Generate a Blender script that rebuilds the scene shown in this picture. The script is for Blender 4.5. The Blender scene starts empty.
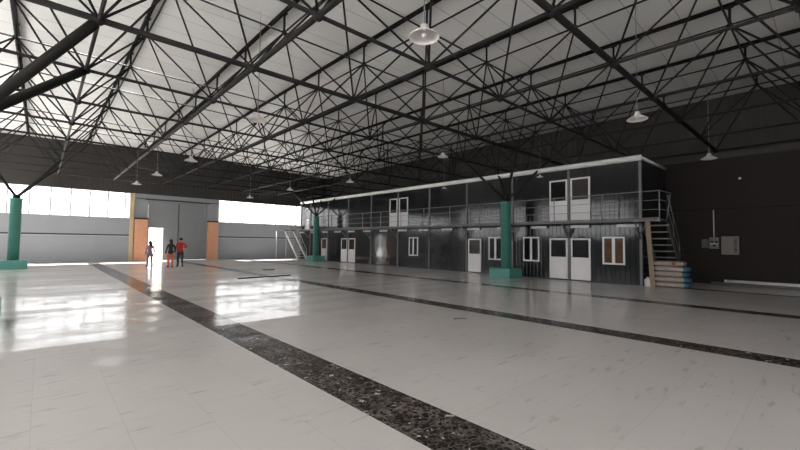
import bpy, bmesh, math, random
from mathutils import Vector, Matrix
random.seed(7)
SC = bpy.context.scene
COL = SC.collection

# ------------------------------------------------------------------ materials
def nt(name):
    m = bpy.data.materials.new(name); m.use_nodes = True
    t = m.node_tree; t.nodes.clear()
    o = t.nodes.new('ShaderNodeOutputMaterial'); b = t.nodes.new('ShaderNodeBsdfPrincipled')
    t.links.new(b.outputs[0], o.inputs[0])
    return m, t, b, o
def N(t, kind, **kw):
    n = t.nodes.new(kind)
    for k, v in kw.items(): setattr(n, k, v)
    return n
def mth(t, op, a, b=None, c=None):
    n = N(t, 'ShaderNodeMath', operation=op)
    for i, v in enumerate((a, b, c)):
        if v is None: continue
        if isinstance(v, (int, float)): n.inputs[i].default_value = v
        else: t.links.new(v, n.inputs[i])
    return n.outputs[0]
def mixc(t, fac, a, b):
    n = N(t, 'ShaderNodeMix', data_type='RGBA')
    for i, v in ((0, fac), (6, a), (7, b)):
        if isinstance(v, (int, float)): n.inputs[i].default_value = v
        elif isinstance(v, tuple): n.inputs[i].default_value = v if len(v) == 4 else (*v, 1)
        else: t.links.new(v, n.inputs[i])
    return n.outputs[2]
def noise(t, scale, detail=3, vec=None, rough=.5):
    n = N(t, 'ShaderNodeTexNoise'); n.inputs['Scale'].default_value = scale
    n.inputs['Detail'].default_value = detail; n.inputs['Roughness'].default_value = rough
    if vec is not None: t.links.new(vec, n.inputs['Vector'])
    return n.outputs[0]
def ramp(t, f, stops):
    n = N(t, 'ShaderNodeValToRGB'); e = n.color_ramp.elements
    while len(e) < len(stops): e.new(.5)
    for el, (p, c) in zip(e, stops): el.position = p; el.color = (c, c, c, 1) if isinstance(c, (int, float)) else (*c, 1)
    t.links.new(f, n.inputs[0]); return n.outputs[0]
def coord(t): return N(t, 'ShaderNodeTexCoord').outputs['Object']
def mat(name, c, rough=.5, metal=0., var=.12, scale=3., spec=.5, bump=0.):
    m, t, b, o = nt(name)
    f = noise(t, scale, 4, coord(t))
    lo = tuple(x*(1-var) for x in c); hi = tuple(min(1, x*(1+var)) for x in c)
    t.links.new(mixc(t, f, lo, hi), b.inputs['Base Color'])
    b.inputs['Roughness'].default_value = rough; b.inputs['Metallic'].default_value = metal
    b.inputs['Specular IOR Level'].default_value = spec
    if bump:
        bp = N(t, 'ShaderNodeBump'); bp.inputs['Strength'].default_value = bump; bp.inputs['Distance'].default_value = .02
        t.links.new(f, bp.inputs['Height']); t.links.new(bp.outputs[0], b.inputs['Normal'])
    return m
M = {}
M['truss'] = mat('black_painted_steel', (.020, .0185, .018), .6, spec=.08)
M['purlin'] = mat('dark_purlin_steel', (.010, .010, .010), .65, spec=.05)
M['green'] = mat('green_paint', (.085, .285, .235), .45, var=.18, scale=2)
M['wall_grey'] = mat('grey_wall_paint', (.31, .325, .345), .5, var=.08, scale=.8)
M['clad_dark'] = mat('dark_brown_cladding', (.028, .025, .023), .6, var=.2, scale=1.2)
M['wall_right'] = None
M['groove'] = mat('dark_groove', (.04, .04, .045), .6)
M['ledge'] = mat('pale_grey_ledge', (.45, .45, .45), .5)
M['frame_white'] = mat('white_window_frame', (.75, .73, .72), .4, var=.03)
M['mullion'] = mat('pale_mullion', (.55, .52, .5), .45, var=.05)
M['tan'] = mat('tan_steel_post', (.55, .42, .27), .5)
M['door_grey'] = mat('grey_ribbed_door', (.25, .262, .275), .5, var=.1, scale=1.5)
M['cream'] = mat('cream_door_paint', (.85, .78, .6), .5, var=.05)
M['concrete'] = mat('bright_concrete', (.58, .57, .55), .8, var=.1, scale=.6)
M['white_door'] = mat('white_door_panel', (.74, .71, .71), .35, var=.04)
M['glass_dark'] = mat('dark_cabin_glass', (.012, .011, .011), .06, spec=.6)
M['glass_warm'] = mat('brown_curtained_glass', (.10, .045, .02), .08, var=.5, scale=2.5, spec=.6)
M['glass_pale'] = mat('hazy_cabin_glass', (.055, .045, .043), .08, var=.3, spec=.6)
M['fascia'] = mat('white_fascia_tube', (.84, .82, .81), .35, var=.06)
M['post'] = mat('grey_steel_post', (.13, .13, .13), .35, var=.1)
M['deck'] = mat('dark_deck_steel', (.07, .065, .06), .45)
M['deckedge'] = mat('grey_deck_beam', (.10, .093, .09), .4)
M['rail'] = mat('galvanized_rail', (.24, .24, .24), .38, metal=.3)
M['pale'] = mat('window_lit_galvanized_steel', (.5, .5, .5), .4, var=.1)  # far-end galvanized steel, window light painted in as a paler colour
M['lamp'] = mat('white_enamel', (.66, .62, .61), .35, var=.04)
M['cord'] = mat('pale_cord', (.25, .24, .24), .5)
M['bulb'] = mat('milky_bulb', (.8, .78, .75), .2, var=.02)
M['sack'] = mat('cream_woven_sack', (.36, .30, .26), .7, var=.3, scale=7, bump=.3)
M['sack_blue'] = mat('blue_printed_sack_end', (.04, .13, .20), .6, var=.3, scale=9)
M['sack_red'] = mat('red_sack_print', (.30, .06, .05), .6, var=.3, scale=30)
M['wood'] = mat('raw_plank_wood', (.22, .16, .11), .6, var=.2, scale=6)
M['tread'] = mat('steel_tread', (.16, .155, .15), .4, var=.1)
M['plastic'] = mat('white_plastic', (.7, .68, .66), .4, var=.04)
M['box_beige'] = mat('beige_electric_cabinet', (.20, .17, .145), .5, var=.06)
M['box_grey'] = mat('grey_electric_box', (.10, .088, .078), .5, var=.08)
M['dark'] = mat('dark_plastic', (.015, .015, .016), .5)
M['pipe_w'] = mat('white_plastic_pipe', (.8, .78, .77), .4, var=.04)
M['pipe_g'] = mat('grey_pipe', (.16, .15, .15), .5)
M['skin'] = mat('skin', (.45, .27, .19), .5, var=.05)
M['hair'] = mat('black_hair', (.012, .01, .009), .4, var=.3, scale=40)
M['red'] = mat('red_shirt', (.52, .025, .02), .7, var=.1, scale=10)
M['orange'] = mat('orange_trousers', (.62, .13, .06), .7, var=.1, scale=10)
M['black_cloth'] = mat('black_top', (.02, .02, .02), .7, var=.2, scale=10)
M['navy_cloth'] = mat('dark_trousers', (.03, .032, .045), .7, var=.2, scale=10)
M['mauve'] = mat('mauve_top', (.33, .2, .27), .7, var=.2, scale=10)
M['grey_cloth'] = mat('grey_trousers', (.2, .19, .2), .7, var=.2, scale=10)
M['shoe'] = mat('dark_shoe', (.03, .03, .03), .5)
M['shade_cloth'] = mat('pale_scarf', (.42, .33, .28), .7)

def mat_brick():
    m, t, b, o = nt('orange_brick')
    br = N(t, 'ShaderNodeTexBrick'); br.inputs['Scale'].default_value = 1
    br.inputs['Brick Width'].default_value = .24; br.inputs['Row Height'].default_value = .075
    br.inputs['Mortar Size'].default_value = .008
    br.inputs['Color1'].default_value = (.74, .35, .19, 1); br.inputs['Color2'].default_value = (.67, .30, .16, 1)
    br.inputs['Mortar'].default_value = (.45, .33, .25, 1)
    mp = N(t, 'ShaderNodeMapping'); mp.inputs['Rotation'].default_value = (math.pi/2, 0, 0)
    t.links.new(coord(t), mp.inputs[0]); t.links.new(mp.outputs[0], br.inputs['Vector'])
    t.links.new(br.outputs[0], b.inputs['Base Color']); b.inputs['Roughness'].default_value = .8
    return m
M['brick'] = mat_brick()

def mat_glass():
    m, t, b, o = nt('clear_window_glass')
    t.nodes.remove(b)
    tr = N(t, 'ShaderNodeBsdfTransparent'); tr.inputs[0].default_value = (.93, .93, .93, 1)
    gl = N(t, 'ShaderNodeBsdfGlossy'); gl.inputs['Roughness'].default_value = .03
    fr = N(t, 'ShaderNodeFresnel'); fr.inputs[0].default_value = 1.3
    ge = N(t, 'ShaderNodeNewGeometry')
    mx = N(t, 'ShaderNodeMixShader')
    t.links.new(mth(t, 'MULTIPLY', fr.outputs[0], mth(t, 'SUBTRACT', 1., ge.outputs['Backfacing'])), mx.inputs[0]); t.links.new(tr.outputs[0], mx.inputs[1]); t.links.new(gl.outputs[0], mx.inputs[2])
    t.links.new(mx.outputs[0], o.inputs[0])
    return m
M['glass'] = mat_glass()

BANDS = [(2.31, 2.92), (7.55, 8.10), (12.72, 13.30), (18.2, 18.62)]
def mat_floor():
    m, t, b, o = nt('polished_marble_tiles')
    co = coord(t)
    sp = N(t, 'ShaderNodeSeparateXYZ'); t.links.new(co, sp.inputs[0]); X, Y = sp.outputs[0], sp.outputs[1]
    T = .6
    ix = mth(t, 'FLOOR', mth(t, 'DIVIDE', X, T)); iy = mth(t, 'FLOOR', mth(t, 'DIVIDE', Y, T))
    cb = N(t, 'ShaderNodeCombineXYZ'); t.links.new(ix, cb.inputs[0]); t.links.new(iy, cb.inputs[1])
    wn = N(t, 'ShaderNodeTexWhiteNoise', noise_dimensions='2D'); t.links.new(cb.outputs[0], wn.inputs['Vector'])
    # joints
    def joint(v, w):
        fr = mth(t, 'FRACT', mth(t, 'DIVIDE', v, T))
        d = mth(t, 'MINIMUM', fr, mth(t, 'SUBTRACT', 1., fr))
        return mth(t, 'LESS_THAN', d, w)
    jt = mth(t, 'MAXIMUM', joint(X, .005), joint(Y, .005))
    # veins: short smudged strokes, offset per tile
    off = N(t, 'ShaderNodeVectorMath', operation='MULTIPLY_ADD'); t.links.new(wn.outputs['Color'], off.inputs[0])
    off.inputs[1].default_value = (7, 7, 7); t.links.new(co, off.inputs[2])
    mp = N(t, 'ShaderNodeMapping'); mp.inputs['Rotation'].default_value = (0, 0, math.radians(-38)); mp.inputs['Scale'].default_value = (1.2, 5.5, 1)
    t.links.new(off.outputs[0], mp.inputs[0])
    v1 = ramp(t, noise(t, 1.7, 5, mp.outputs[0], .6), [(.0, 0.), (.60, 0.), (.72, 1.)])
    cl = noise(t, .5, 3, co)
    base = mixc(t, cl, (.55, .51, .487), (.63, .592, .568))
    base = mixc(t, mth(t, 'MULTIPLY', v1, .46), base, (.22, .20, .19))
    base = mixc(t, mth(t, 'MULTIPLY', jt, .22), base, (.25, .24, .23))
    # dark marble bands
    mask = None
    for a, c in BANDS:
        k = mth(t, 'MULTIPLY', mth(t, 'GREATER_THAN', X, a), mth(t, 'LESS_THAN', X, c))
        mask = k if mask is None else mth(t, 'ADD', mask, k)
    mask = mth(t, 'MULTIPLY', mask, mth(t, 'LESS_THAN', Y, 33.6))
    n1 = N(t, 'ShaderNodeTexNoise'); n1.inputs['Scale'].default_value = 7; n1.inputs['Detail'].default_value = 5; t.links.new(off.outputs[0], n1.inputs['Vector'])
    dv = N(t, 'ShaderNodeVectorMath', operation='MULTIPLY_ADD'); t.links.new(n1.outputs['Color'], dv.inputs[0]); dv.inputs[1].default_value = (.22, .22, .22); t.links.new(off.outputs[0], dv.inputs[2])
    vo = N(t, 'ShaderNodeTexVoronoi', feature='DISTANCE_TO_EDGE'); vo.inputs['Scale'].default_value = 13; t.links.new(dv.outputs[0], vo.inputs['Vector'])
    vein = ramp(t, vo.outputs['Distance'], [(0., 1.), (.05, .75), (.13, 0.)])
    pat = ramp(t, noise(t, 3.5, 4, off.outputs[0], .6), [(.35, 0.), (.68, 1.)])
    dk = ramp(t, noise(t, 16, 6, off.outputs[0], .7), [(.30, (.005, .005, .005)), (.5, (.028, .022, .019)), (.66, (.15, .12, .105))])
    dk = mixc(t, mth(t, 'MULTIPLY', mth(t, 'MULTIPLY', vein, pat), .75), dk, (.26, .225, .205))
    fk = ramp(t, noise(t, 11, 3, dv.outputs[0], .5), [(.66, 0.), (.70, 1.)])
    dk = mixc(t, mth(t, 'MULTIPLY', fk, .8), dk, (.6, .57, .55))
    jb = joint(Y, .006)
    dk = mixc(t, mth(t, 'MULTIPLY', jb, .6), dk, (.2, .18, .17))
    col = mixc(t, mask, base, dk)
    t.links.new(col, b.inputs['Base Color'])
    rg = mth(t, 'ADD', mth(t, 'MULTIPLY', noise(t, .9, 4, co), .08), .11)
    t.links.new(rg, b.inputs['Roughness'])
    b.inputs['Specular IOR Level'].default_value = .14
    # every tile lies a hair out of level, plus a soft waviness
    s1 = N(t, 'ShaderNodeVectorMath', operation='SUBTRACT'); t.links.new(wn.outputs['Color'], s1.inputs[0]); s1.inputs[1].default_value = (.5, .5, .5)
    s2 = N(t, 'ShaderNodeVectorMath', operation='MULTIPLY'); t.links.new(s1.outputs[0], s2.inputs[0]); s2.inputs[1].default_value = (.008, .016, 0)
    nz = N(t, 'ShaderNodeTexNoise'); nz.inputs['Scale'].default_value = 2.2; nz.inputs['Detail'].default_value = 2; t.links.new(co, nz.inputs['Vector'])
    s3 = N(t, 'ShaderNodeVectorMath', operation='SUBTRACT'); t.links.new(nz.outputs['Color'], s3.inputs[0]); s3.inputs[1].default_value = (.5, .5, .5)
    s4 = N(t, 'ShaderNodeVectorMath', operation='MULTIPLY'); t.links.new(s3.outputs[0], s4.inputs[0]); s4.inputs[1].default_value = (.02, .04, 0)
    rw = N(t, 'ShaderNodeTexWhiteNoise', noise_dimensions='1D'); t.links.new(iy, rw.inputs['W'])
    rc = N(t, 'ShaderNodeCombineXYZ'); t.links.new(mth(t, 'MULTIPLY', mth(t, 'SUBTRACT', rw.outputs['Value'], .5), .05), rc.inputs[1])
    s2b = N(t, 'ShaderNodeVectorMath', operation='ADD'); t.links.new(s2.outputs[0], s2b.inputs[0]); t.links.new(rc.outputs[0], s2b.inputs[1])
    s5 = N(t, 'ShaderNodeVectorMath', operation='ADD'); t.links.new(s2b.outputs[0], s5.inputs[0]); t.links.new(s4.outputs[0], s5.inputs[1])
    s6 = N(t, 'ShaderNodeVectorMath', operation='ADD'); t.links.new(s5.outputs[0], s6.inputs[0]); s6.inputs[1].default_value = (0, 0, 1)
    s7 = N(t, 'ShaderNodeVectorMath', operation='NORMALIZE'); t.links.new(s6.outputs[0], s7.inputs[0])
    t.links.new(s7.outputs[0], b.inputs['Normal'])
    return m
M['floor'] = mat_floor()

def mat_roof():
    m, t, b, o = nt('white_roof_sheet')
    co = coord(t); sp = N(t, 'ShaderNodeSeparateXYZ'); t.links.new(co, sp.inputs[0]); Y = sp.outputs[1]
    fr = mth(t, 'FRACT', mth(t, 'DIVIDE', Y, .95)); d = mth(t, 'MINIMUM', fr, mth(t, 'SUBTRACT', 1., fr))
    seam = mth(t, 'LESS_THAN', d, .012)
    idx = mth(t, 'FLOOR', mth(t, 'DIVIDE', Y, .95))
    wn = N(t, 'ShaderNodeTexWhiteNoise', noise_dimensions='1D'); t.links.new(idx, wn.inputs['W'])
    base = mixc(t, wn.outputs['Value'], (.74, .745, .74), (.80, .80, .795))
    base = mixc(t, mth(t, 'MULTIPLY', noise(t, .7, 4, co), .3), base, (.62, .61, .60))
    base = mixc(t, mth(t, 'MULTIPLY', seam, .7), base, (.2, .2, .2))
    t.links.new(base, b.inputs['Base Color']); b.inputs['Roughness'].default_value = .45
    return m
M['roof'] = mat_roof()

def mat_wall_right():
    m, t, b, o = nt('dark_brown_plaster')
    co = coord(t); sp = N(t, 'ShaderNodeSeparateXYZ'); t.links.new(co, sp.inputs[0])
    f = noise(t, .6, 5, co)
    c = mixc(t, f, (.020, .0135, .013), (.030, .0205, .0195))
    wob = mth(t, 'MULTIPLY', mth(t, 'SUBTRACT', noise(t, 1.1, 3, co), .5), .16)
    s1 = mth(t, 'LESS_THAN', mth(t, 'ABSOLUTE', mth(t, 'SUBTRACT', mth(t, 'ADD', sp.outputs[2], wob), 3.25)), .025)
    fr = mth(t, 'FRACT', mth(t, 'DIVIDE', mth(t, 'ADD', sp.outputs[1], .4), 2.9)); s2 = mth(t, 'LESS_THAN', fr, .006)
    c = mixc(t, mth(t, 'MULTIPLY', mth(t, 'MAXIMUM', s1, s2), .75), c, (.006, .005, .005))
    t.links.new(c, b.inputs['Base Color']); b.inputs['Roughness'].default_value = .7
    b.inputs['Specular IOR Level'].default_value = .25
    return m
M['wall_right'] = mat_wall_right()

def mat_panel():
    m, t, b, o = nt('glossy_charcoal_panel')
    co = coord(t)
    f = noise(t, 1.5, 3, co)
    t.links.new(mixc(t, f, (.013, .0138, .0148), (.018, .019, .0205)), b.inputs['Base Color'])
    b.inputs['Roughness'].default_value = .09; b.inputs['Specular IOR Level'].default_value = .48
    nz = noise(t, 1.3, 2, co)
    bp = N(t, 'ShaderNodeBump'); bp.inputs['Strength'].default_value = .25; bp.inputs['Distance'].default_value = .02
    t.links.new(nz, bp.inputs['Height']); t.links.new(bp.outputs[0], b.inputs['Normal'])
    return m
M['panel'] = mat_panel()

# ------------------------------------------------------------------ mesh builder
class MB:
    def __init__(s): s.v = []; s.f = []; s.smooth = []
    def add(s, vs, fs, smooth=False):
        k = len(s.v); s.v += [Vector(v) for v in vs]
        s.f += [[i+k for i in f] for f in fs]; s.smooth += [smooth]*len(fs)
        return s
    def box(s, a, b):
        x0, y0, z0 = a; x1, y1, z1 = b
        return s.add([(x0,y0,z0),(x1,y0,z0),(x1,y1,z0),(x0,y1,z0),(x0,y0,z1),(x1,y0,z1),(x1,y1,z1),(x0,y1,z1)],
                     [(0,3,2,1),(4,5,6,7),(0,1,5,4),(1,2,6,5),(2,3,7,6),(3,0,4,7)])
    def tube(s, a, b, r, n=8, r2=None, smooth=True):
        a = Vector(a); b = Vector(b); d = (b-a).normalized(); r2 = r if r2 is None else r2
        h = Vector((0,0,1)) if abs(d.z) < .9 else Vector((1,0,0))
        u = d.cross(h).normalized(); w = d.cross(u)
        vs = []
        for c, q in ((a, r), (b, r2)):
            for k in range(n):
                t = 2*math.pi*k/n; vs.append(c+(u*math.cos(t)+w*math.sin(t))*q)
        s.add(vs, [(k, (k+1) % n, n+(k+1) % n, n+k) for k in range(n)], smooth)
        k0 = len(s.v)-2*n
        s.f += [[k0+i for i in range(n)][::-1], [k0+n+i for i in range(n)]]; s.smooth += [False]*2
        return s
    def path(s, pts, r, n=8):
        for a, b in zip(pts, pts[1:]): s.tube(a, b, r, n)
        return s
    def bar(s, a, b, w, h):   # rectangular bar between two points, h measured towards z
        a = Vector(a); b = Vector(b); d = (b-a).normalized()
        hh = Vector((0,0,1)) if abs(d.z) < .95 else Vector((1,0,0))
        u = d.cross(hh).normalized()*w/2; v = u.cross(d).normalized()*h/2
        vs = [c+p for c in (a, b) for p in (-u-v, u-v, u+v, -u+v)]
        return s.add(vs, [(0,1,2,3),(7,6,5,4),(0,4,5,1),(1,5,6,2),(2,6,7,3),(3,7,4,0)])
    def lathe(s, prof, c=(0,0,0), n=24, smooth=True):
        vs = []; c = Vector(c)
        for r, z in prof:
            for k in range(n):
                t = 2*math.pi*k/n; vs.append(c+Vector((r*math.cos(t), r*math.sin(t), z)))
        fs = []
        for i in range(len(prof)-1):
            for k in range(n): fs.append((i*n+k, i*n+(k+1) % n, (i+1)*n+(k+1) % n, (i+1)*n+k))
        return s.add(vs, fs, smooth)
    def ball(s, c, r, n=10, m=6, sc=(1,1,1)):
        prof = [(max(1e-4, r*math.sin(math.pi*i/m)), -r*math.cos(math.pi*i/m)) for i in range(m+1)]
        k = len(s.v); s.lathe(prof, (0,0,0), n)
        for i in range(k, len(s.v)):
            v = s.v[i]; s.v[i] = Vector(c)+Vector((v.x*sc[0], v.y*sc[1], v.z*sc[2]))
        return s
    def build(s, name, m, parent=None):
        root = parent
        org = Vector((0,0,0)); p = parent
        while p is not None: org += p.location; p = p.parent
        me = bpy.data.meshes.new(name)
        me.from_pydata([v-org for v in s.v], [], s.f); me.update()
        for p_, sm in zip(me.polygons, s.smooth): p_.use_smooth = sm
        bm = bmesh.new(); bm.from_mesh(me); bmesh.ops.recalc_face_normals(bm, faces=bm.faces); bm.to_mesh(me); bm.free()
        me.materials.append(M[m] if isinstance(m, str) else m)
        o = bpy.data.objects.new(name, me); COL.objects.link(o); o.parent = root
        return o
def bevel(o, w, seg=2):
    md = o.modifiers.new('bevel', 'BEVEL'); md.width = w; md.segments = seg; md.limit_method = 'ANGLE'; return o
def tag(o, label=None, cat=None, group=None, kind=None):
    if label: o['label'] = label
    if cat: o['category'] = cat
    if group: o['group'] = group
    if kind: o['kind'] = kind
    return o
def empty(name, loc, label=None, cat=None, group=None, kind=None):
    o = bpy.data.objects.new(name, None); COL.objects.link(o); o.location = loc; o.empty_display_size = .2
    return tag(o, label, cat, group, kind)
def struct(o, label=None, cat=None): return tag(o, label, cat, None, 'structure')

# ------------------------------------------------------------------ room
XL, XR, YF, YB = -6.0, 21.75, -9.0, 35.3
ZS, ZT = 3.15, 5.13            # window sill and head
RIDGE = 8.0
def zroof(x): return 8.52-.025*abs(x-RIDGE)

def wall(name, m, axis, c, th, u0, u1, z0, z1, holes=(), parent=None):
    us = sorted({u0, u1, *[h[0] for h in holes], *[h[1] for h in holes]})
    zs = sorted({z0, z1, *[h[2] for h in holes], *[h[3] for h in holes]})
    us = [u for u in us if u0 <= u <= u1]; zs = [z for z in zs if z0 <= z <= z1]
    b = MB()
    for a, e in zip(us, us[1:]):
        for p, q in zip(zs, zs[1:]):
            mu, mz = (a+e)/2, (p+q)/2
            if any(h[0] < mu < h[1] and h[2] < mz < h[3] for h in holes): continue
            if axis == 'y': b.box((a, min(c, c+th), p), (e, max(c, c+th), q))
            else: b.box((min(c, c+th), a, p), (max(c, c+th), e, q))
    o = b.build(name, m, parent)
    bm = bmesh.new(); bm.from_mesh(o.data); bmesh.ops.remove_doubles(bm, verts=bm.verts, dist=1e-4)
    # drop the walls between neighbouring cells
    dup = {}
    for f in bm.faces: dup.setdefault(tuple(round(x, 3) for x in f.calc_center_median()), []).append(f)
    bmesh.ops.delete(bm, geom=[f for l in dup.values() if len(l) > 1 for f in l], context='FACES')
    bm.to_mesh(o.data); bm.free()
    return o

fl = MB().box((XL-.3, YF-.3, -.25), (XR+.3, YB+.3, 0)).build('floor', 'floor'); struct(fl)
gr = MB().box((-60, YB+.3, -.3), (80, YB+60, -.02)).build('ground', 'concrete'); struct(gr)
gr3 = MB().box((XL-.3, YF-40, -.3), (XR+30, YF-.3, -.02)).build('ground', 'concrete'); struct(gr3)
gr2 = MB().box((-60, YF-5, -.3), (XL-.3, YB+.3, -.02)).build('ground', 'concrete'); struct(gr2)

rf = MB()
zl, zr_, zc = zroof(XL-.3), zroof(XR+.3), zroof(RIDGE)
for x0, x1 in ((XL-.3, RIDGE), (RIDGE, XR+.3)):
    a, b = zroof(x0), zroof(x1)
    rf.add([(x0,YF-.3,a),(x1,YF-.3,b),(x1,YB+.3,b),(x0,YB+.3,a),(x0,YF-.3,a+.1),(x1,YF-.3,b+.1),(x1,YB+.3,b+.1),(x0,YB+.3,a+.1)],
           [(0,3,2,1),(4,5,6,7),(0,1,5,4),(1,2,6,5),(2,3,7,6),(3,0,4,7)])
struct(rf.build('ceiling', 'roof'))

DX0, DX1, DZ = 6.0, 10.25, 4.62
W1 = (XL+.15, 4.85); W2 = (11.15, 20.6)
wb = wall('wall_back', 'wall_grey', 'y', YB, .2, XL, XR, 0, 5.13, [(*W1, ZS, ZT), (*W2, ZS, ZT), (DX0, DX1, 0, DZ)]); struct(wb)
up = MB()
for x0, x1 in ((XL, RIDGE), (RIDGE, XR)):
    a, e = zroof(x0)-.002, zroof(x1)-.002
    up.add([(x0,YB,5.13),(x1,YB,5.13),(x1,YB+.2,5.13),(x0,YB+.2,5.13),(x0,YB,a),(x1,YB,e),(x1,YB+.2,e),(x0,YB+.2,a)],
           [(0,3,2,1),(4,5,6,7),(0,1,5,4),(1,2,6,5),(2,3,7,6),(3,0,4,7)])
x = XL
while x < XR:            # vertical ribs of the dark cladding
    up.box((x, YB-.03, 5.18), (x+.06, YB, zroof(x)-.03)); x += .3
up.build('upper_cladding', 'clad_dark', wb)
struct(MB().box((XL, YB-.06, 5.08), (XR, YB, 5.20)).build('trim_1', 'clad_dark'))
g = MB()
for a, e in ((XL, 4.85), (11.1, XR)): g.box((a, YB-.03, 1.86), (e, YB, 1.96))
struct(g.build('trim_2', 'groove'))
g = MB()
for a, e in ((XL, 4.85), (11.1, XR)): g.box((a, YB-.05, 1.80), (e, YB, 1.86))
struct(g.build('trim_3', 'ledge'))
g = MB().box((5.2, YB-.05, 4.70), (11.1, YB, 4.76)); struct(g.build('trim_4', 'groove'))

LZ0, LZ1 = 2.4, 6.4
LW = [(-8.0, 1.5), (2.2, 12.0), (12.7, 22.5), (23.2, 33.8)]
wl = wall('wall_left', 'wall_grey', 'x', XL, -.2, YF, YB, 0, zroof(XL)-.002, [(a, e, LZ0, LZ1) for a, e in LW]); struct(wl)
wr = MB().box((XR, YF, 0), (XR+.2, YB, 5.5)).build('wall_right', 'wall_right'); struct(wr)
up = MB().box((XR, YF, 5.5), (XR+.2, YB, zroof(XR+.2)-.002))
y = YF
while y < YB: up.box((XR-.03, y, 5.5), (XR, y+.06, 8.15)); y += .3
up.box((XR-.06, YF, 5.46), (XR, YB, 5.56))
up.build('upper_cladding', 'clad_dark', wr)
wf = wall('wall_front', 'wall_grey', 'y', YF, -.2, XL, XR, 0, 8.165, [(-5, 6, 0, 4.5)]); struct(wf)  # unseen front opening, added to let more daylight into the hall

def window(n, axis, c, u0, u1, z0, z1, step, depth):
    P = (lambda u, z, d=0: (u, c+d, z)) if axis == 'y' else (lambda u, z, d=0: (c+d, u, z))
    root = empty('window_%d' % n, P((u0+u1)/2, z0), kind='structure')
    def bx(mb, a, e, p, q, d0, d1):
        A, B = P(a, p, d0), P(e, q, d1)
        mb.box([min(i, j) for i, j in zip(A, B)], [max(i, j) for i, j in zip(A, B)])
    s = 1 if depth > 0 else -1
    f = MB()
    bx(f, u0, u1, z0, z0+.06, 0, depth); bx(f, u0, u1, z1-.10, z1, 0, depth)
    bx(f, u0, u0+.05, z0+.06, z1-.06, 0, depth); bx(f, u1-.05, u1, z0+.06, z1-.06, 0, depth)
    f.build('window_frame', 'mullion', root)
    k = u0+step
    while k < u1-.1:
        b = MB(); bx(b, k-.045, k+.045, z0+.06, z1-.06, .02*s, .09*s); b.build('mullion', 'mullion', root); k += step
    t = MB(); bx(t, u0+.05, u1-.05, z1-.34, z1-.30, .03*s, .08*s); t.build('transom', 'mullion', root)
    p = MB(); bx(p, u0+.04, u1-.04, z0+.05, z1-.05, .095*s, .105*s); p.build('pane', 'glass', root)
    return root
window(1, 'y', YB, *W1, ZS, ZT, 1.04, .12)
window(2, 'y', YB, *W2, ZS, ZT, 1.04, .12)
for i, (a, e) in enumerate(LW): window(3+i, 'x', XL, a, e, LZ0, LZ1, 1.05, -.12)

# sliding door in the back wall
d1 = empty('door_1', ((DX0+DX1)/2, YB, 0), kind='structure')
WX0, WX1, WZ = 6.12, 7.05, 2.5
def ribbed(x0, x1, z0, z1, y, hole=None):
    b = MB()
    b_ = [(x0, x1, z0, z1)] if not hole else [(x0, hole[0], z0, z1), (hole[1], x1, z0, z1), (hole[0], hole[1], hole[2], z1)]
    for a, e, p, q in b_:
        b.box((a, y, p), (e, y+.06, q))
        k = a+.08
        while k < e-.05: b.box((k, y-.025, p+.05), (min(k+.07, e), y, q-.05)); k += .21
    return b
xm = 8.13
lf = ribbed(DX0, xm-.01, .005, DZ, YB+.06, (WX0, WX1, WZ)).build('door_leaf', 'door_grey', d1)
rl = ribbed(xm+.01, DX1, .005, DZ, YB+.06).build('door_leaf', 'door_grey', d1)
fr = MB()
for a, e in ((WX0-.05, WX0), (WX1, WX1+.05)): fr.box((a, YB+.02, 0), (e, YB+.05, WZ+.05))
fr.box((WX0-.05, YB+.02, WZ), (WX1+.05, YB+.05, WZ+.05)); fr.build('wicket_frame', 'cream', lf)
wk = MB().bar((WX1-.03, YB+.16, 1.22), (WX1-.42, YB+1.0, 1.22), .05, 2.36).build('wicket_door', 'cream', d1)
MB().ball((WX1-.40, YB+.88, 1.05), .035).build('handle', 'dark', wk)
MB().box((5.98, YB-.05, 3.25), (6.04, YB-.005, 4.3)).build('stile_highlight', 'fascia', d1)  # white strip standing in for the highlight on the door stile
MB().box((xm-.03, YB+.02, .05), (xm+.03, YB+.05, DZ-.05)).build('meeting_stile', 'groove', d1)
MB().box((DX0-.2, YB-.12, DZ+.02), (DX1+.2, YB-.055, DZ+.08)).build('door_track', 'groove', d1)
p = MB().box((5.15, YB-.28, 0), (5.96, YB-.01, 3.12)).build('brick_pillar', 'brick')
tag(p, 'orange brick pillar left of the grey sliding door, beside the bright open doorway', 'pillar')
MB().box((5.12, YB-.30, 3.121), (5.99, YB-.01, 3.25)).build('cap', 'groove', p)
p = MB().box((10.29, YB-.28, 0), (11.05, YB-.01, 3.12)).build('brick_pillar', 'brick')
tag(p, 'orange brick pillar right of the grey sliding door', 'pillar')
MB().box((10.26, YB-.30, 3.121), (11.08, YB-.01, 3.25)).build('cap', 'groove', p)
struct(MB().box((4.84, YB-.14, 0), (5.10, YB-.001, 5.07)).build('trim_5', 'tan'))
struct(MB().box((11.09, YB-.10, 0), (11.18, YB-.001, 5.07)).build('trim_6', 'mullion'))

# ------------------------------------------------------------------ space frame
GX, GY, AX, AY, ZB, ZU = .646, 9.18, 2.926, 2.984, 5.72, 7.73
I0, I1, J0, J1 = -2, 7, -6, 8
def BN(i, j): return Vector((GX+AX*i, GY+AY*j, ZB))
def UN(i, j): return Vector((GX+AX*(i+.5), GY+AY*(j+.5), ZU))
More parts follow.
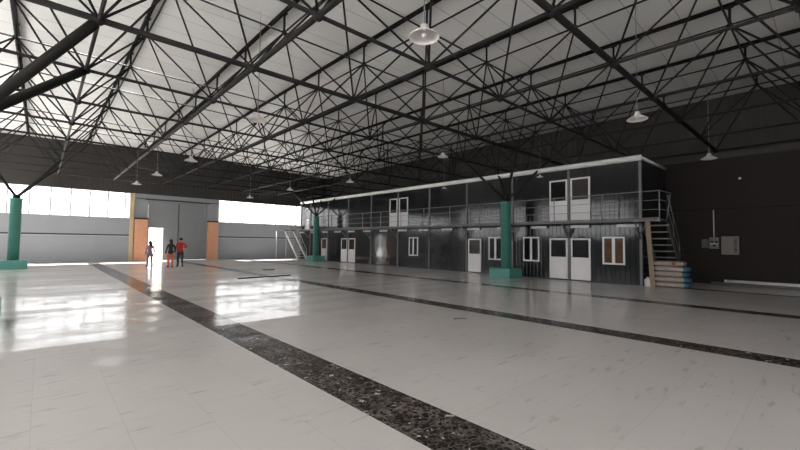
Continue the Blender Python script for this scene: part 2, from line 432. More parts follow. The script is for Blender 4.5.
# camera
yaw, pit, rol, FP = .740, .0455, .013, 392.8
cy_, sy_ = math.cos(yaw), math.sin(yaw)
fw = Vector((sy_*math.cos(pit), cy_*math.cos(pit), math.sin(pit)))
r0 = Vector((cy_, -sy_, 0)); u0_ = r0.cross(fw)
rt = r0*math.cos(rol)+u0_*math.sin(rol); upv = -r0*math.sin(rol)+u0_*math.cos(rol)
EYE = Vector((0, 0, 1.6))
def size_in_view(p, length):   # how large a member shows from where the photograph was taken
    v = p-EYE; d = v.dot(fw)
    if d < .5: return 0
    px, py = v.dot(rt)/d*FP, v.dot(upv)/d*FP
    if abs(px) > 430 or abs(py) > 250: return 0
    return length/d

sf = empty('roof_space_frame', (GX, GY, ZB), 'black tubular steel space frame spanning under the whole white roof', 'roof truss')
for i in range(I0, I1+1):
    MB().tube(BN(i, J0), BN(i, J1), .058 if i in (1,) else .036, 8).build('bottom_chord', 'truss', sf)
for j in range(J0, J1+1):
    MB().tube(BN(I0, j), BN(I1, j), .066 if j in (-2, 0) else .042, 8).build('bottom_chord', 'truss', sf)
for i in range(I0, I1):
    MB().tube(UN(i, J0), UN(i, J1-1), .026, 6).build('top_chord', 'truss', sf)
    x = UN(i, 0).x; z = zroof(x)-.09
    MB().box((x-.04, YF+.05, z-.05), (x+.04, YB-.05, z+.06)).build('purlin', 'purlin', sf)
for j in range(J0, J1):
    MB().tube(UN(I0, j), UN(I1-1, j), .026, 6).build('top_chord', 'truss', sf)
def many(name, items, m):       # the hundred that show largest are parts, the rest one part
    items = sorted(items, key=lambda q: -q[0])
    rest = MB()
    for k, (s, fn) in enumerate(items):
        if k < 100: b = MB(); fn(b); b.build(name, m, sf)
        else: fn(rest)
    if rest.v:
        o = rest.build(name, m, sf); o['kind'] = 'stuff'
webs, nodes, stubs = [], [], []
for i in range(I0, I1):
    for j in range(J0, J1):
        u = UN(i, j)
        for di in (0, 1):
            for dj in (0, 1):
                b = BN(i+di, j+dj)
                webs.append((size_in_view((u+b)/2, 1), lambda mb, u=u, b=b: mb.tube(b, u, .026, 6)))
        nodes.append((size_in_view(u, 1), lambda mb, u=u: mb.ball(u, .075, 8, 5)))
        zt = zroof(u.x)-.14
        def stub(mb, u=u, zt=zt):
            mb.tube(u, (u.x, u.y, zt), .034, 6); mb.box((u.x-.08, u.y-.08, zt-.015), (u.x+.08, u.y+.08, zt))
        stubs.append((size_in_view(u, 1), stub))
for i in range(I0, I1+1):
    for j in range(J0, J1+1):
        b = BN(i, j); nodes.append((size_in_view(b, 1), lambda mb, b=b: mb.ball(b, .105, 10, 6)))
many('web_member', webs, 'truss'); many('node', nodes, 'truss'); many('purlin_stub', stubs, 'truss')

def column(cx, cy, ci, cj, label):
    r = empty('green_column', (cx, cy, 0), label, 'column', 'green columns under the space frame')
    bevel(MB().box((cx-.56, cy-.56, 0), (cx+.56, cy+.56, .45)).build('footing', 'green', r), .015)
    MB().lathe([(.0001, .451), (.238, .451), (.238, 3.60), (.27, 3.60), (.27, 3.66), (.0001, 3.66)], (cx, cy, 0), 28).build('shaft', 'green', r)
    MB().ball((cx, cy, 3.72), .16, 12, 8).build('head_node', 'truss', r)
    for i in (math.floor(ci), math.floor(ci)+1):
        for j in (math.floor(cj), math.floor(cj)+1):
            a = Vector((cx, cy, 3.72)); b = BN(i, j); d = (b-a).normalized()
            MB().tube(a+d*.12, b-d*.10, .095 if cx < 0 and cy < 15 else .062, 10).build('strut', 'truss', r)
    return r
column(16.739, 10.672, 5.5, .5, 'green round column on a square footing, in front of the near part of the dark cabin block')
column(16.739, 28.576, 5.5, 6.5, 'green round column on a square footing, in front of the far end of the dark cabin block')
column(-1.02, 28.576, -.5, 6.5, 'green round column on a square footing, before the windows at far left')
column(-1.08, 10.45, -.5, .5, 'green column cut by the left edge, only its footing edge and thick struts showing')

# ------------------------------------------------------------------ pendant lamps
LAMPS = [((4.71, 4.61), 'white bell pendant lamp hanging nearest the camera, largest of all the lamps', 1),
 ((12.16, 3.55), 'white bell pendant lamp in front of the dark upper right corner of the roof', 1),
 ((19.64, 3.19), 'white pendant lamp close to the dark right wall, right of the cabin block', 0),
 ((4.55, 11.22), 'grey-looking pendant lamp against the bright roof, left of centre, second largest on that side', 1),
 ((12.0, 10.6), 'pendant lamp in the truss above the middle of the cabin roofline', 0),
 ((16.6, 8.81), 'tiny pendant lamp just left of the near pair of upper white cabin doors', 0),
 ((4.81, 19.17), 'small pendant lamp in the trusses above the right end of the sliding door', 0),
 ((13.3, 18.98), 'small pendant lamp above the cabin roofline, just right of the far right green column', 0),
 ((16.5, 14.46), 'tiny pendant lamp between the far upper doors and the near right column', 0),
 ((4.56, 24.81), 'small pale pendant lamp above the bright open doorway in the sliding door', 0),
 ((12.5, 24.95), 'small pale pendant lamp above the right end of the far right windows', 0),
 ((4.4, 29.9), 'small pale pendant lamp above the left brick pillar by the back wall', 0),
 ((12.53, 32.01), 'small pale pendant lamp just above the right hand back window strip', 0)]
def lamp_proto():
    r = empty('pendant_lamp', (0, 0, 0))
    MB().lathe([(.262, -.015), (.265, 0), (.21, .035), (.14, .075), (.095, .11), (.07, .14), (.062, .20), (.0001, .21)], n=28).build('shade', 'lamp', r)
    MB().tube((0, 0, .20), (0, 0, 2.35), .011, 6).build('cord', 'cord', r)
    MB().ball((0, 0, .03), .055, 12, 8).tube((0, 0, .07), (0, 0, .19), .03, 10).build('bulb', 'bulb', r)
    return r
def cord_mesh(top):
    o = MB().tube((0, 0, .20), (0, 0, top), .011, 6).build('cord', 'cord'); me = o.data
    bpy.data.objects.remove(o); return me
lp = lamp_proto()
def place(proto, loc, first):
    if first: proto.location = loc; return proto
    c = proto.copy(); COL.objects.link(c); c.location = loc
    for ch in list(proto.children):
        k = ch.copy(); COL.objects.link(k); k.parent = c
    return c
for k, ((x, y), lab, big) in enumerate(LAMPS):
    z = 4.67 if 16 < x < 17 else 5.14
    sc_ = .55 if 16 < x < 17 else (.85 if k in (4, 7, 10) else 1.0)
    o = place(lp, (x, y, z), k == 0)
    cd = [c for c in o.children if c.name.startswith('cord')][0]
    cd.data = cord_mesh((zroof(x)-z-.012)/sc_)
    tag(o, lab, 'lamp', 'white pendant lamps under the roof')
    o.scale = (sc_, sc_, sc_)

# ------------------------------------------------------------------ cabin block
CX, CD = 17.9, 21.55; CY0 = 5.15; PIT = 2.93; NB = 9; CY1 = 33.3
LOW, UP0, TOP = 2.52, 2.66, 5.18
cb = empty('cabin_block', (CX, (CY0+CY1)/2, 0), 'two-storey block of glossy charcoal cabins with white doors along the right side', 'building')
edges = [CY0+PIT*k for k in range(NB+1)]+[CY1]
def panel(y0, y1, z0, z1):
    b = MB(); prof = []; y = y0
    n = max(1, round((y1-y0)/.195)); st = (y1-y0)/n
    for k in range(n):
        a = y0+k*st
        prof += [(a, 0), (a+st*.86, 0), (a+st*.90, .007), (a+st*.96, .007)]
    prof.append((y1, 0))
    vs = [(CX+d, y, z) for z in (z0, z1) for y, d in prof]; n = len(prof)
    vs += [(CX+.08, y0, z0), (CX+.08, y1, z0), (CX+.08, y0, z1), (CX+.08, y1, z1)]
    fs = [(k, k+1, n+k+1, n+k) for k in range(n-1)]+[(2*n, 2*n+2, 2*n+3, 2*n+1)]
    b.add(vs, fs)
    return b.build('wall_panel', 'panel', cb)
for a, e in zip(edges, edges[1:]):
    panel(a+.03, e-.03, .05, LOW); panel(a+.03, e-.03, UP0, TOP)
core = MB().box((CX+.081, CY0+.05, .02), (CD, CY1-.02, TOP)).build('cabin_body', 'panel', cb)
for z0, z1 in ((.05, LOW), (UP0, TOP)):
    MB().box((CX+.05, CY0, z0), (CD, CY0+.049, z1)).build('end_panel', 'panel', cb)
MB().box((CX-.01, CY0+.04, 0), (CX+.08, CY1, .049)).build('plinth', 'dark', cb)
MB().box((CX-.02, CY0, LOW), (CX+.08, CY1, UP0)).build('floor_beam', 'deck', cb)
for k, y in enumerate(edges):
    MB().box((CX-.045, y-.05, 0), (CX+.045, y+.05, 5.09)).build('post', 'post', cb)
MB().tube((CX-.02, CY0-.06, 5.20), (CX-.02, CY1, 5.20), .115, 14).build('roof_edge_tube', 'fascia', cb)
MB().tube((CX+.1, CY0-.02, 5.22), (CD, CY0-.02, 5.22), .06, 10).build('roof_end_tube', 'fascia', cb)
MB().box((CX, CY0, TOP), (CD, CY1, TOP+.1)).build('roof_slab', 'deck', cb)
def cabin_door(y0, y1, z, glass='glass_dark', h=1.98, hang=1):
    f = MB(); w = .075; xa, xb = CX-.05, CX+.02
    f.box((xa, y0, z), (xb, y0+w, z+h)).box((xa, y1-w, z), (xb, y1, z+h)).box((xa, y0+w, z+h-w), (xb, y1-w, z+h)).box((xa, y0+w, z), (xb, y1-w, z+.05))
    f.box((xa, y0+w, z+.93), (xb, y1-w, z+1.0))
    d = bevel(f.build('cabin_door', 'white_door', cb), .006)
    MB().box((CX-.035, y0+w, z+.05), (CX+.01, y1-w, z+.93)).build('door_panel', 'white_door', d)
    MB().box((CX-.03, y0+w, z+1.0), (CX+.01, y1-w, z+h-w)).build('pane', glass, d)
    yh = y0+w/2 if hang > 0 else y1-w/2
    MB().tube((CX-.05, yh, z+1.02), (CX-.10, yh, z+1.02), .012, 6).tube((CX-.10, yh, z+1.02), (CX-.10, yh+.12*hang, z+1.02), .012, 6).build('handle', 'post', d)
def cabin_window(y0, y1, z0, z1, glass='glass_dark'):
    f = MB(); w = .07; xa, xb = CX-.045, CX+.02; ym = (y0+y1)/2
    f.box((xa, y0, z0), (xb, y0+w, z1)).box((xa, y1-w, z0), (xb, y1, z1)).box((xa, y0+w, z1-w), (xb, y1-w, z1)).box((xa, y0+w, z0), (xb, y1-w, z0+w))
    f.box((xa, ym-.06, z0+w), (xb, ym+.06, z1-w))
    d = bevel(f.build('cabin_window', 'white_door', cb), .006)
    for a, e in ((y0+w, ym-.06), (ym+.06, y1-w)): MB().box((CX-.03, a, z0+w), (CX+.01, e, z1-w)).build('pane', glass, d)
P1 = edges[1]
cabin_door(P1+.06, P1+.92, .05, 'glass_dark', 1.86, 1); cabin_door(P1-.96, P1-.09, .05, 'glass_dark', 1.86, -1)
cabin_door(P1+.06, P1+.92, UP0, 'glass_dark'); cabin_door(P1-.96, P1-.09, UP0, 'glass_pale', 2.0, -1)
cabin_door(12.94, 13.82, .05, 'glass_pale', 1.84)
P5 = edges[5]
cabin_door(P5+.06, P5+.86, UP0); cabin_door(P5-.98, P5-.12, UP0, 'glass_dark', 1.98, -1)
P7 = edges[7]
cabin_door(P7+.06, P7+.9, .05, 'glass_dark', 1.86); cabin_door(P7-.98, P7-.12, .05, 'glass_dark', 1.86, -1)
cabin_door(28.72, 29.55, .05, 'glass_warm', 1.86)
cabin_door(31.7, 32.5, UP0, 'glass_pale')
cabin_window(5.74, 6.62, .8, 1.98, 'glass_warm'); cabin_window(9.53, 10.39, .78, 1.98)
cabin_window(11.6, 12.45, .76, 1.98); cabin_window(17.85, 18.68, .78, 1.98)

# walkway
WX = 16.9; DT, DB = 2.63, 2.53; WY0, WY1 = 4.22, 34.4
ww = empty('elevated_walkway', (WX+.5, (WY0+WY1)/2, DB), 'steel walkway with grey railing along the upper cabin doors', 'walkway')
MB().box((WX+.06, WY0+.03, DT-.04), (CX-.05, CY1, DT)).box((WX+.06, WY0+.03, DT-.04), (CX, CY0-.06, DT)).box((WX-1.0, 32.72, DT-.04), (CX-.05, WY1, DT)).build('deck', 'deck', ww)
MB().box((WX, WY0, DB), (WX+.059, WY1, DT)).build('edge_beam', 'deckedge', ww)
MB().box((WX+.06, WY0, DB), (CX, WY0+.029, DT)).build('end_beam', 'deckedge', ww)
for y in edges[:-1]:
    b = MB().box((WX+.06, y-.04, DB), (CX-.05, y+.04, DT-.041))
    for s in (-1, 1): b.tube((CX-.09, y, 2.08), (CX-.09, y+.28*s, DB+.02), .028, 6)
    b.tube((CX-.09, y, 1.9), (WX+.25, y, DB+.01), .03, 6)
    b.build('bracket', 'post', ww)
k = 0; y = 5.2
while y < 32.5:
    MB().box((CX-.12, y, 2.38), (CX-.06, y+.82, 2.50)).build('soffit_panel', 'fascia', ww)
    y += 1.95
nrp = 15
for k in range(nrp):
    y = 4.25+2.03*k
    MB().tube((WX+.03, y, DT), (WX+.03, y, 3.68), .022, 8).build('railing_post', 'rail', ww)
for h in (3.68, 3.33, 2.98):
    MB().tube((WX+.03, 4.25, h), (WX+.03, 4.25+2.03*(nrp-1), h), .017 if h > 3.5 else .011, 8).build('rail', 'rail', ww)
MB().tube((WX+.03, 4.25, DT+.03), (WX+.03, 4.25+2.03*(nrp-1), DT+.03), .022, 6).build('toe_rail', 'rail', ww)
for h in (3.68, 3.33, 2.98):
    MB().tube((WX+.03, 4.25, h), (CX-.02, 4.12, h-.02), .018 if h > 3.5 else .013, 8).build('rail', 'rail', ww)
MB().tube((CX-.02, 4.25, DT), (CX-.02, 4.12, 3.66), .022, 8).build('railing_post', 'rail', ww)
MB().tube((WX-.9, WY1-.08, 0), (WX-.9, WY1-.08, DT-.05), .04, 8).build('landing_post', 'pale', ww)
MB().tube((WX+.05, WY1-.08, 0), (WX+.05, WY1-.08, DB), .04, 8).build('landing_post', 'pale', ww)

def stairs(name, top, run, width, n, label, rail_sides, m='tread', mr='rail', ms='deckedge'):
    # top: middle of the top edge; run: horizontal vector to the foot; width: horizontal vector across
    top = Vector(top); run = Vector(run); width = Vector(width); H = top.z
    r = empty(name, (top.x+run.x/2, top.y+run.y/2, 0), label, 'stairs')
    foot = Vector((top.x+run.x, top.y+run.y, .0)); d = run.normalized()
    for s in (-.5, .5):
        MB().bar(top+width*s+Vector((0, 0, -.12)), foot+width*s+Vector((0, 0, .06)), .05, .2).build('stringer', ms, r)
    for k in range(n):
        f = (k+.5)/n; c = top+run*f; z = H*(1-(k+.6)/n)
        a = Vector((c.x, c.y, z)); w = width*.47
        MB().bar(a-w, a+w, run.length/n*.85, .045).build('tread', m, r)
    for s in rail_sides:
        o = width*s*.5
        pts = [top+o+Vector((0, 0, 1.0)), foot+o-d*.1+Vector((0, 0, .95))]
        MB().path(pts+[foot+o-d*.05+Vector((0, 0, .1))], .022, 8).build('handrail', mr, r)
        MB().path([top+o+Vector((0, 0, .5)), foot+o-d*.1+Vector((0, 0, .5))], .014, 8).build('rail', mr, r)
        for f in (.3, .65):
            c = top+run*f+o; z = H*(1-f); MB().tube((c.x, c.y, z), (c.x, c.y, z+.98), .018, 8).build('baluster', mr, r)
    return r
stairs('metal_staircase', (CX+.02, 4.64, 2.58), (2.5, 0, 0), (0, -.84, 0), 10, 'dark open-tread metal stairs at the near end of the cabin block, above the sacks', (1,), 'tread', 'post')
stairs('metal_staircase', (WX-.46, 32.7, 2.58), (0, -2.5, 0), (.80, 0, 0), 11, 'pale metal stairs with handrails at the far end of the cabin block', (-1, 1), 'pale', 'pale', 'pale')

# ------------------------------------------------------------------ things by the near stairs
def sack(z, y0, y1, x0, x1, h, label, blue=True, red=False):
    cx, cy = (x0+x1)/2, (y0+y1)/2
    bm = bmesh.new(); bmesh.ops.create_cube(bm, size=1)
    bmesh.ops.subdivide_edges(bm, edges=bm.edges[:], cuts=7, use_grid_fill=True)
    for v in bm.verts:
        p = v.co.copy(); e = 5
        l = (abs(2*p.x)**e+abs(2*p.y)**e+abs(2*p.z)**e)**(1/e); q = p/max(l, 1e-6)
        wr = .012*math.sin(p.y*21+z*9)+.008*math.sin(p.x*33+p.y*17+z*31)
        v.co = Vector((q.x*(x1-x0), q.y*(y1-y0), q.z*h+(wr if abs(p.z) < .49 and p.z > -.2 else 0)))
    def obj(name, faces_pred, off, m, par):
        b2 = bm.copy(); bmesh.ops.delete(b2, geom=[f for f in b2.faces if not faces_pred(f.calc_center_median())], context='FACES')
        b2.normal_update()
        if off:
            for v in b2.verts: v.co += v.normal*off
        me = bpy.data.meshes.new(name); b2.to_mesh(me); b2.free(); me.materials.append(M[m])
        for p_ in me.polygons: p_.use_smooth = True
        o = bpy.data.objects.new(name, me); COL.objects.link(o); o.parent = par; return o
    o = obj('sack', lambda c: True, 0, 'sack', None); o.location = (cx, cy, z+h/2)
    tag(o, label, 'sack', 'sacks stacked at the foot of the near stairs')
    if blue: tag(obj('printed_end', lambda c: c.y < -.37*(y1-y0), .003, 'sack_blue', o), 'blue printed end')
    if red: tag(obj('red_print', lambda c: c.x < -.3*(x1-x0) and -.28*(y1-y0) < c.y < -.1*(y1-y0) and abs(c.z) < .3*h, .003, 'sack_red', o), 'red printed patch')
    bm.free()
SK = [('bottom sack of the cream and blue stack under the near stairs', 3.66, 4.86, True, False),
      ('second sack from the floor in the stack under the near stairs', 3.64, 4.88, True, False),
      ('middle sack of the cream and blue stack under the near stairs', 3.70, 4.87, True, False),
      ('second sack from the top in the stack under the near stairs', 3.66, 4.84, True, False),
      ('topmost sack of the stack under the near stairs, with a red printed patch', 3.80, 4.86, False, True)]
z = 0
for lab, a, e, bl, rd in SK:
    sack(z, a, e, 18.22+random.uniform(-.02, .02), 18.86, .20, lab, bl, rd); z += .206
pk = MB().bar((16.60, 4.40, .012), (16.862, 4.63, 2.555), .16, .045).build('wooden_plank', 'wood')
tag(pk, 'long raw wooden plank leaning upright against the walkway beside the sacks', 'plank')
jc = MB().lathe([(.0001, 0), (.11, 0), (.125, .02), (.125, .24), (.09, .30), (.045, .32), (.045, .36), (.0001, .36)], (18.0, 4.96, 0), 20).build('plastic_jug', 'plastic')
tag(jc, 'small white plastic jug on the floor between the cabin post and the plank', 'jug')
MB().lathe([(.0001, .361), (.05, .361), (.05, .40), (.0001, .405)], (18.0, 4.96, 0), 14).build('cap', 'dark', jc)

# ------------------------------------------------------------------ right wall fittings
XW = XR-.005
b = bevel(MB().box((XW-.14, 2.58, 1.28), (XW, 3.17, 2.06)).build('electric_cabinet', 'box_beige'), .01)
tag(b, 'beige electric cabinet, largest box on the dark right wall', 'cabinet')
MB().box((XW-.155, 2.78, 1.32), (XW-.141, 3.13, 2.02)).build('cabinet_door', 'box_beige', b)
MB().box((XW-.15, 2.63, 1.36), (XW-.1405, 2.73, 1.98)).build('side_strip', 'box_grey', b)
for zz in (1.5, 1.85): MB().tube((XW-.14, 2.68, zz), (XW-.165, 2.68, zz), .03, 8).build('latch', 'dark', b)
b = bevel(MB().box((XW-.10, 3.24, 1.52), (XW, 3.58, 2.02)).build('switch_box', 'box_beige'), .01)
tag(b, 'small switch box with dark switches, middle of three boxes on the right wall', 'switch box')
for yy, zz in ((3.33, 1.82), (3.49, 1.82), (3.41, 1.66)): MB().box((XW-.125, yy-.05, zz-.05), (XW-.101, yy+.05, zz+.05)).build('switch', 'dark', b)
MB().box((XW-.13, 3.28, 1.72), (XW-.101, 3.54, 1.75)).build('rail', 'plastic', b)
b = bevel(MB().box((XW-.10, 3.60, 1.55), (XW, 3.86, 1.94)).build('junction_box', 'box_grey'), .01)
tag(b, 'dull grey junction box, leftmost of three boxes on the right wall', 'junction box')
MB().box((XW-.112, 3.63, 1.58), (XW-.101, 3.83, 1.91)).build('lid', 'box_grey', b)
c = MB().tube((XW-.03, 3.42, 2.02), (XW-.03, 3.42, 3.22), .02, 8).build('cable_conduit', 'pipe_w')
tag(c, 'thin pale vertical conduit rising from the switch box on the right wall', 'conduit')
wlp = MB().tube((XW, 2.5, 4.52), (XW-.10, 2.5, 4.52), .035, 10).build('wall_lampholder', 'pipe_w')
tag(wlp, 'tiny pale bulb holder alone high on the dark right wall', 'lamp')
MB().ball((XW-.14, 2.5, 4.50), .055, 12, 8).build('bulb', 'bulb', wlp)
PIPES = [((21.49, .055, 'pipe_g'), 'grey pipe on the floor along the right wall, nearer the wall under the white pipe'),
         ((21.37, .055, 'pipe_g'), 'grey pipe on the floor along the right wall, outermost of the pipes'),
         ((21.43, .163, 'pipe_w'), 'white plastic pipe lying on top of two grey pipes along the right wall')]
for k, ((x, z, m), lab) in enumerate(PIPES):
    y1 = 3.0 if k == 2 else 3.5
    o = MB().tube((x, -2.5, z+.002), (x, y1, z+.002), .055 if k < 2 else .065, 12).build('pipe', m)
    tag(o, lab, 'pipe', 'pipes along the right wall')
    if k == 2: MB().tube((x, y1-.35, z+.002), (x, y1-.22, z+.002), .068, 12).tube((x, y1-.02, z+.002), (x, y1+.06, z+.002), .068, 12).build('coupling', m, o)

# ------------------------------------------------------------------ things on the floor
o = MB().bar((6.17, 16.80, .021), (8.75, 17.2, .021), .05, .04).build('steel_bar', 'dark'); tag(o, 'long thin dark bar lying on the pale floor before the far right windows', 'bar')
o = MB().bar((9.15, 21.1, .021), (9.75, 21.25, .021), .22, .04).build('timber_offcut', 'dark'); tag(o, 'short dark offcut on the floor beyond the long thin bar', 'offcut')
sc = MB()
pts = [(6.54, 5.43), (6.60, 5.40), (6.66, 5.35), (6.71, 5.31), (6.77, 5.27)]
for k, (a, e) in enumerate(zip(pts, pts[1:])): sc.bar((*a, .008+.006*(k % 2)), (*e, .008+.006*((k+1) % 2)), .05-.008*k, .008)
o = sc.build('litter_scrap', 'dark'); tag(o, 'small dark scrap of litter on the pale floor, right of the middle', 'litter')

# ------------------------------------------------------------------ people
def person(name, loc, h, rotz, label, top, bottom, arms, stride, hair, sleeve='long'):
    s = h/1.75
    V, E, R, L = [], [], [], []
    def v(p, r): V.append(Vector(p)*s); R.append(r*s); return len(V)-1
    def e(a, b, lab): E.append((a, b)); L.append(lab)
    fem = hair == 'long'
    pel = v((0, 0, .95), .125); sp1 = v((0, .01, 1.10), .105 if fem else .115); ch = v((0, 0, 1.28), .12 if fem else .135); nb = v((0, -.01, 1.44), .075); nk = v((0, .005, 1.51), .05)
    h1 = v((0, .02, 1.575), .072); h2 = v((0, .02, 1.66), .088); h3 = v((0, .015, 1.715), .06)
    for a, b, l in ((pel, sp1, 'torso'), (sp1, ch, 'torso'), (ch, nb, 'torso'), (nb, nk, 'neck'), (nk, h1, 'head'), (h1, h2, 'head'), (h2, h3, 'head')): e(a, b, l)
    ns = v((0, .125, 1.615), .012); e(h2, ns, 'head')
    for sd in (-1, 1):
        er = v((sd*.098, .01, 1.625), .014); e(h2, er, 'head')
    for sd, (el, wr) in zip((-1, 1), arms):
        sh = v((sd*(.155 if fem else .18), -.01, 1.415), .055); e(nb, sh, 'torso')
        a = v(el, .040); w = v(wr, .027); e(sh, a, 'uparm'); e(a, w, 'forearm')
        d = (V[w]-V[a]).normalized(); side = d.cross(Vector((0, 1, .2))).normalized(); out = d.cross(side)
        p = v((V[w]+d*.07*s)/s, .032); e(w, p, 'hand')
        for q in range(4):
            o_ = side*(q-1.5)*.019*s; ln = (.072, .082, .078, .06)[q]
            f0 = v((V[p]+o_+d*.02*s)/s, .0095); f1 = v((V[f0]+(d*ln*.55+out*.012)*s)/s, .0085); f2 = v((V[f1]+(d*ln*.4+out*.03)*s)/s, .007)
            e(p, f0, 'hand'); e(f0, f1, 'hand'); e(f1, f2, 'hand')
        t0 = v((V[w]+(d*.035-side*.035)*s)/s, .010); t1 = v((V[t0]+(d*.04-side*.02+out*.02)*s)/s, .009); e(w, t0, 'hand'); e(t0, t1, 'hand')
    for sd, st in ((-1, stride), (1, -stride)):
        hp = v((sd*.09, 0, .88), .10); kn = v((sd*.10, st*.45+.03, .49), .062); an = v((sd*.10, st-.02, .085), .040); hl = v((sd*.10, st-.05, .045), .035); to = v((sd*.115, st+.15, .035), .030)
        e(pel, hp, 'torso'); e(hp, kn, 'thigh'); e(kn, an, 'calf'); e(an, hl, 'foot'); e(an, to, 'foot')
    me = bpy.data.meshes.new('tmp'); me.from_pydata(V, E, []); o = bpy.data.objects.new('tmp', me); COL.objects.link(o)
    md = o.modifiers.new('skin', 'SKIN'); md.use_smooth_shade = True
    ss = o.modifiers.new('sub', 'SUBSURF'); ss.levels = 1; ss.render_levels = 1
    for i, r in enumerate(R):
        sv = me.skin_vertices[0].data[i]; sv.radius = (r, r); sv.use_root = (i == 0)
    bpy.context.view_layer.update()
    dg = bpy.context.evaluated_depsgraph_get()
    bme = bpy.data.meshes.new_from_object(o.evaluated_get(dg)); bpy.data.objects.remove(o)
    bme.name = name; bme.materials.clear(); bme.materials.append(M['skin'])
    for p in bme.polygons: p.use_smooth = True
    body = bpy.data.objects.new(name, bme); COL.objects.link(body); body.location = loc; body.rotation_euler = (0, 0, rotz)
    zmin = min(q.co.z for q in bme.vertices)
    for q in bme.vertices: q.co.z -= zmin-.004
    tag(body, label, 'person')
    def near(c):
        best, bl = 1e9, None
        for (a, b), l in zip(E, L):
            A, B = V[a], V[b]; d = B-A; t = max(0, min(1, (c-A).dot(d)/max(d.length_squared, 1e-9)))
            q = (c-A-d*t).length-(R[a]*(1-t)+R[b]*t)
            if q < best: best, bl = q, l
        return bl
    labs = [near(Vector(p.center)) for p in bme.polygons]
    def cloth(nm, m, pred, off):
        bm = bmesh.new(); bm.from_mesh(bme); bm.faces.ensure_lookup_table(); bm.normal_update()
        for q in bm.verts: q.co += q.normal*off*s
        bmesh.ops.delete(bm, geom=[f for f in bm.faces if not pred(labs[f.index], f.calc_center_median())], context='FACES')
        seen, isl = set(), []           # one continuous garment: loose scraps of faces are dropped
        for f in bm.faces:
            if f in seen: continue
            st, grp = [f], []; seen.add(f)
            while st:
                g = st.pop(); grp.append(g)
                for ed in g.edges:
                    for h_ in ed.link_faces:
                        if h_ not in seen: seen.add(h_); st.append(h_)
            isl.append(grp)
        big = max(len(g) for g in isl)
        bmesh.ops.delete(bm, geom=[f for g in isl if len(g) < big*.3 for f in g], context='FACES')
        bmesh.ops.delete(bm, geom=[q for q in bm.verts if not q.link_faces], context='VERTS')
        me2 = bpy.data.meshes.new(nm); bm.to_mesh(me2); bm.free(); me2.materials.clear(); me2.materials.append(M[m])
        o2 = bpy.data.objects.new(nm, me2); COL.objects.link(o2); o2.parent = body; return o2
    hem = (.80 if fem else .92)*s
    cloth('shirt', top, lambda l, c: (l in ('torso',) and c.z > hem) or l == 'uparm' or (l == 'forearm' and sleeve == 'long'), .016)
    cloth('trousers', bottom, lambda l, c: l in ('thigh', 'calf') or (l == 'torso' and c.z < .99*s), .012)
    cloth('shoes', 'shoe', lambda l, c: l == 'foot', .008)
    hm = MB()
    if fem:
        hm.ball((0, -.005*s, 1.665*s), .112*s, 14, 9, (1, 1.0, 1.0)); hm.ball((0, -.075*s, 1.52*s), .09*s, 12, 8, (1.1, .65, 1.9))
    else: hm.ball((0, -.008*s, 1.685*s), .103*s, 14, 9, (1, 1.05, .88))
    ob = MB(); ob.v, ob.f, ob.smooth = hm.v, hm.f, hm.smooth
    for q in ob.v:
        if q.y > .055*s: q.y = .055*s
    me3 = bpy.data.meshes.new('hair'); me3.from_pydata(ob.v, [], ob.f); me3.materials.append(M['hair' if hair != 'scarf' else 'shade_cloth'])
    for p in me3.polygons: p.use_smooth = True
    ho = bpy.data.objects.new('hair', me3); COL.objects.link(ho); ho.parent = body
    ey = MB()
    for sd in (-1, 1): ey.ball((sd*.034*s, .098*s, 1.635*s), .012*s, 8, 6)
    me4 = bpy.data.meshes.new('eyes'); me4.from_pydata(ey.v, [], ey.f); me4.materials.append(M['dark'])
    eo = bpy.data.objects.new('eyes', me4); COL.objects.link(eo); eo.parent = body
    return body
DOWN = lambda sd: ((sd*.25, -.04, 1.13), (sd*.27, .05, .88))
person('person', (6.17, 26.1, 0), 1.72, .15, 'man in red shirt and dark trousers with bent arms, beside the woman in orange', 'red', 'navy_cloth',
       [((-.30, -.02, 1.17), (-.24, .16, 1.08)), ((.36, -.02, 1.22), (.28, .20, 1.16))], .10, 'short')
person('person', (5.62, 25.95, 0), 1.62, .1, 'woman with long black hair, black top and orange trousers, beside the man in red', 'black_cloth', 'orange',
       [DOWN(-1), ((.27, -.03, 1.15), (.25, .12, .95))], .07, 'long')
person('person', (4.76, 26.9, 0), 1.52, .3, 'person in mauve top and grey trousers standing alone before the bright doorway', 'mauve', 'grey_cloth',
       [DOWN(-1), DOWN(1)], .10, 'long')

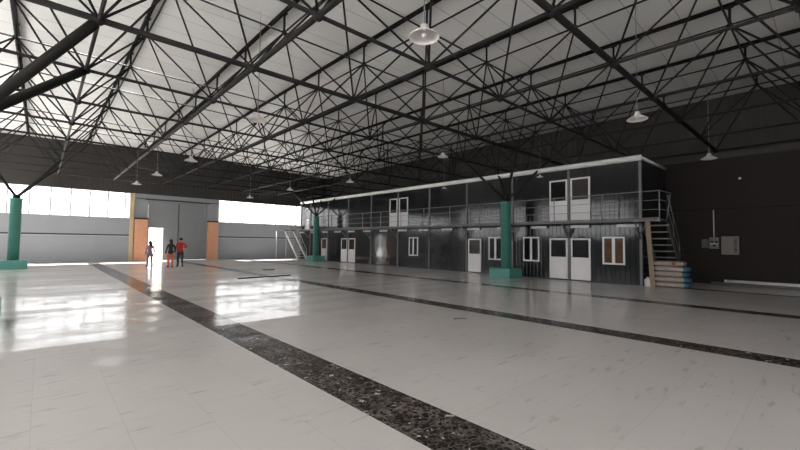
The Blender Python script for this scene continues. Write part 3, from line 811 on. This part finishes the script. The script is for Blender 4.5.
# ------------------------------------------------------------------ light
w = bpy.data.worlds.new('sky'); SC.world = w; w.use_nodes = True
bg = w.node_tree.nodes['Background']; bg.inputs[0].default_value = (.975, .99, 1.0, 1); bg.inputs[1].default_value = 3.6
def portal(name, loc, rot, sx, sy):
    l = bpy.data.lights.new(name, 'AREA'); l.shape = 'RECTANGLE'; l.size = sx; l.size_y = sy; l.cycles.is_portal = True
    o = bpy.data.objects.new(name, l); COL.objects.link(o); o.location = loc; o.rotation_euler = rot
for a, e in (W1, W2): portal('window_daylight', ((a+e)/2, YB+.16, (ZS+ZT)/2), (-math.pi/2, 0, 0), e-a, ZT-ZS)
portal('doorway_daylight', ((WX0+WX1)/2, YB+.2, WZ/2), (-math.pi/2, 0, 0), WX1-WX0, WZ)
portal('added_opening_daylight', (.5, YF-.16, 2.25), (math.pi/2, 0, 0), 11, 4.5)  # portal for the opening added behind the camera
for a, e in LW: portal('window_daylight', (XL-.16, (a+e)/2, (LZ0+LZ1)/2), (math.pi/2, 0, -math.pi/2), e-a, LZ1-LZ0)
sl = bpy.data.lights.new('sun', 'SUN'); sl.energy = 42; sl.angle = .02; sl.color = (1, .98, .95)
so = bpy.data.objects.new('sun', sl); COL.objects.link(so); so.location = (8, 60, 60)
so.rotation_euler = (Vector((.12, -math.cos(math.radians(52)), -math.sin(math.radians(52)))).to_track_quat('-Z', 'Y')).to_euler()

# ------------------------------------------------------------------ camera and view
cam = bpy.data.cameras.new('camera'); cam.sensor_width = 36; cam.sensor_fit = 'HORIZONTAL'; cam.lens = FP/800*36; cam.clip_end = 500; cam.clip_start = .05
co = bpy.data.objects.new('camera', cam); COL.objects.link(co)
mw = Matrix((rt, upv, -fw)).transposed().to_4x4(); mw.translation = EYE; co.matrix_world = mw
SC.camera = co
SC.view_settings.view_transform = 'Standard'; SC.view_settings.look = 'None'
SC.view_settings.exposure = 0.54; SC.view_settings.gamma = 1.0; SC.view_settings.use_curve_mapping = False
SC.cycles.use_denoising = True
SC.cycles.max_bounces = 10; SC.cycles.diffuse_bounces = 6; SC.cycles.glossy_bounces = 4; SC.cycles.transparent_max_bounces = 12
SC.cycles.caustics_reflective = False; SC.cycles.caustics_refractive = False
SC.cycles.sample_clamp_indirect = 10
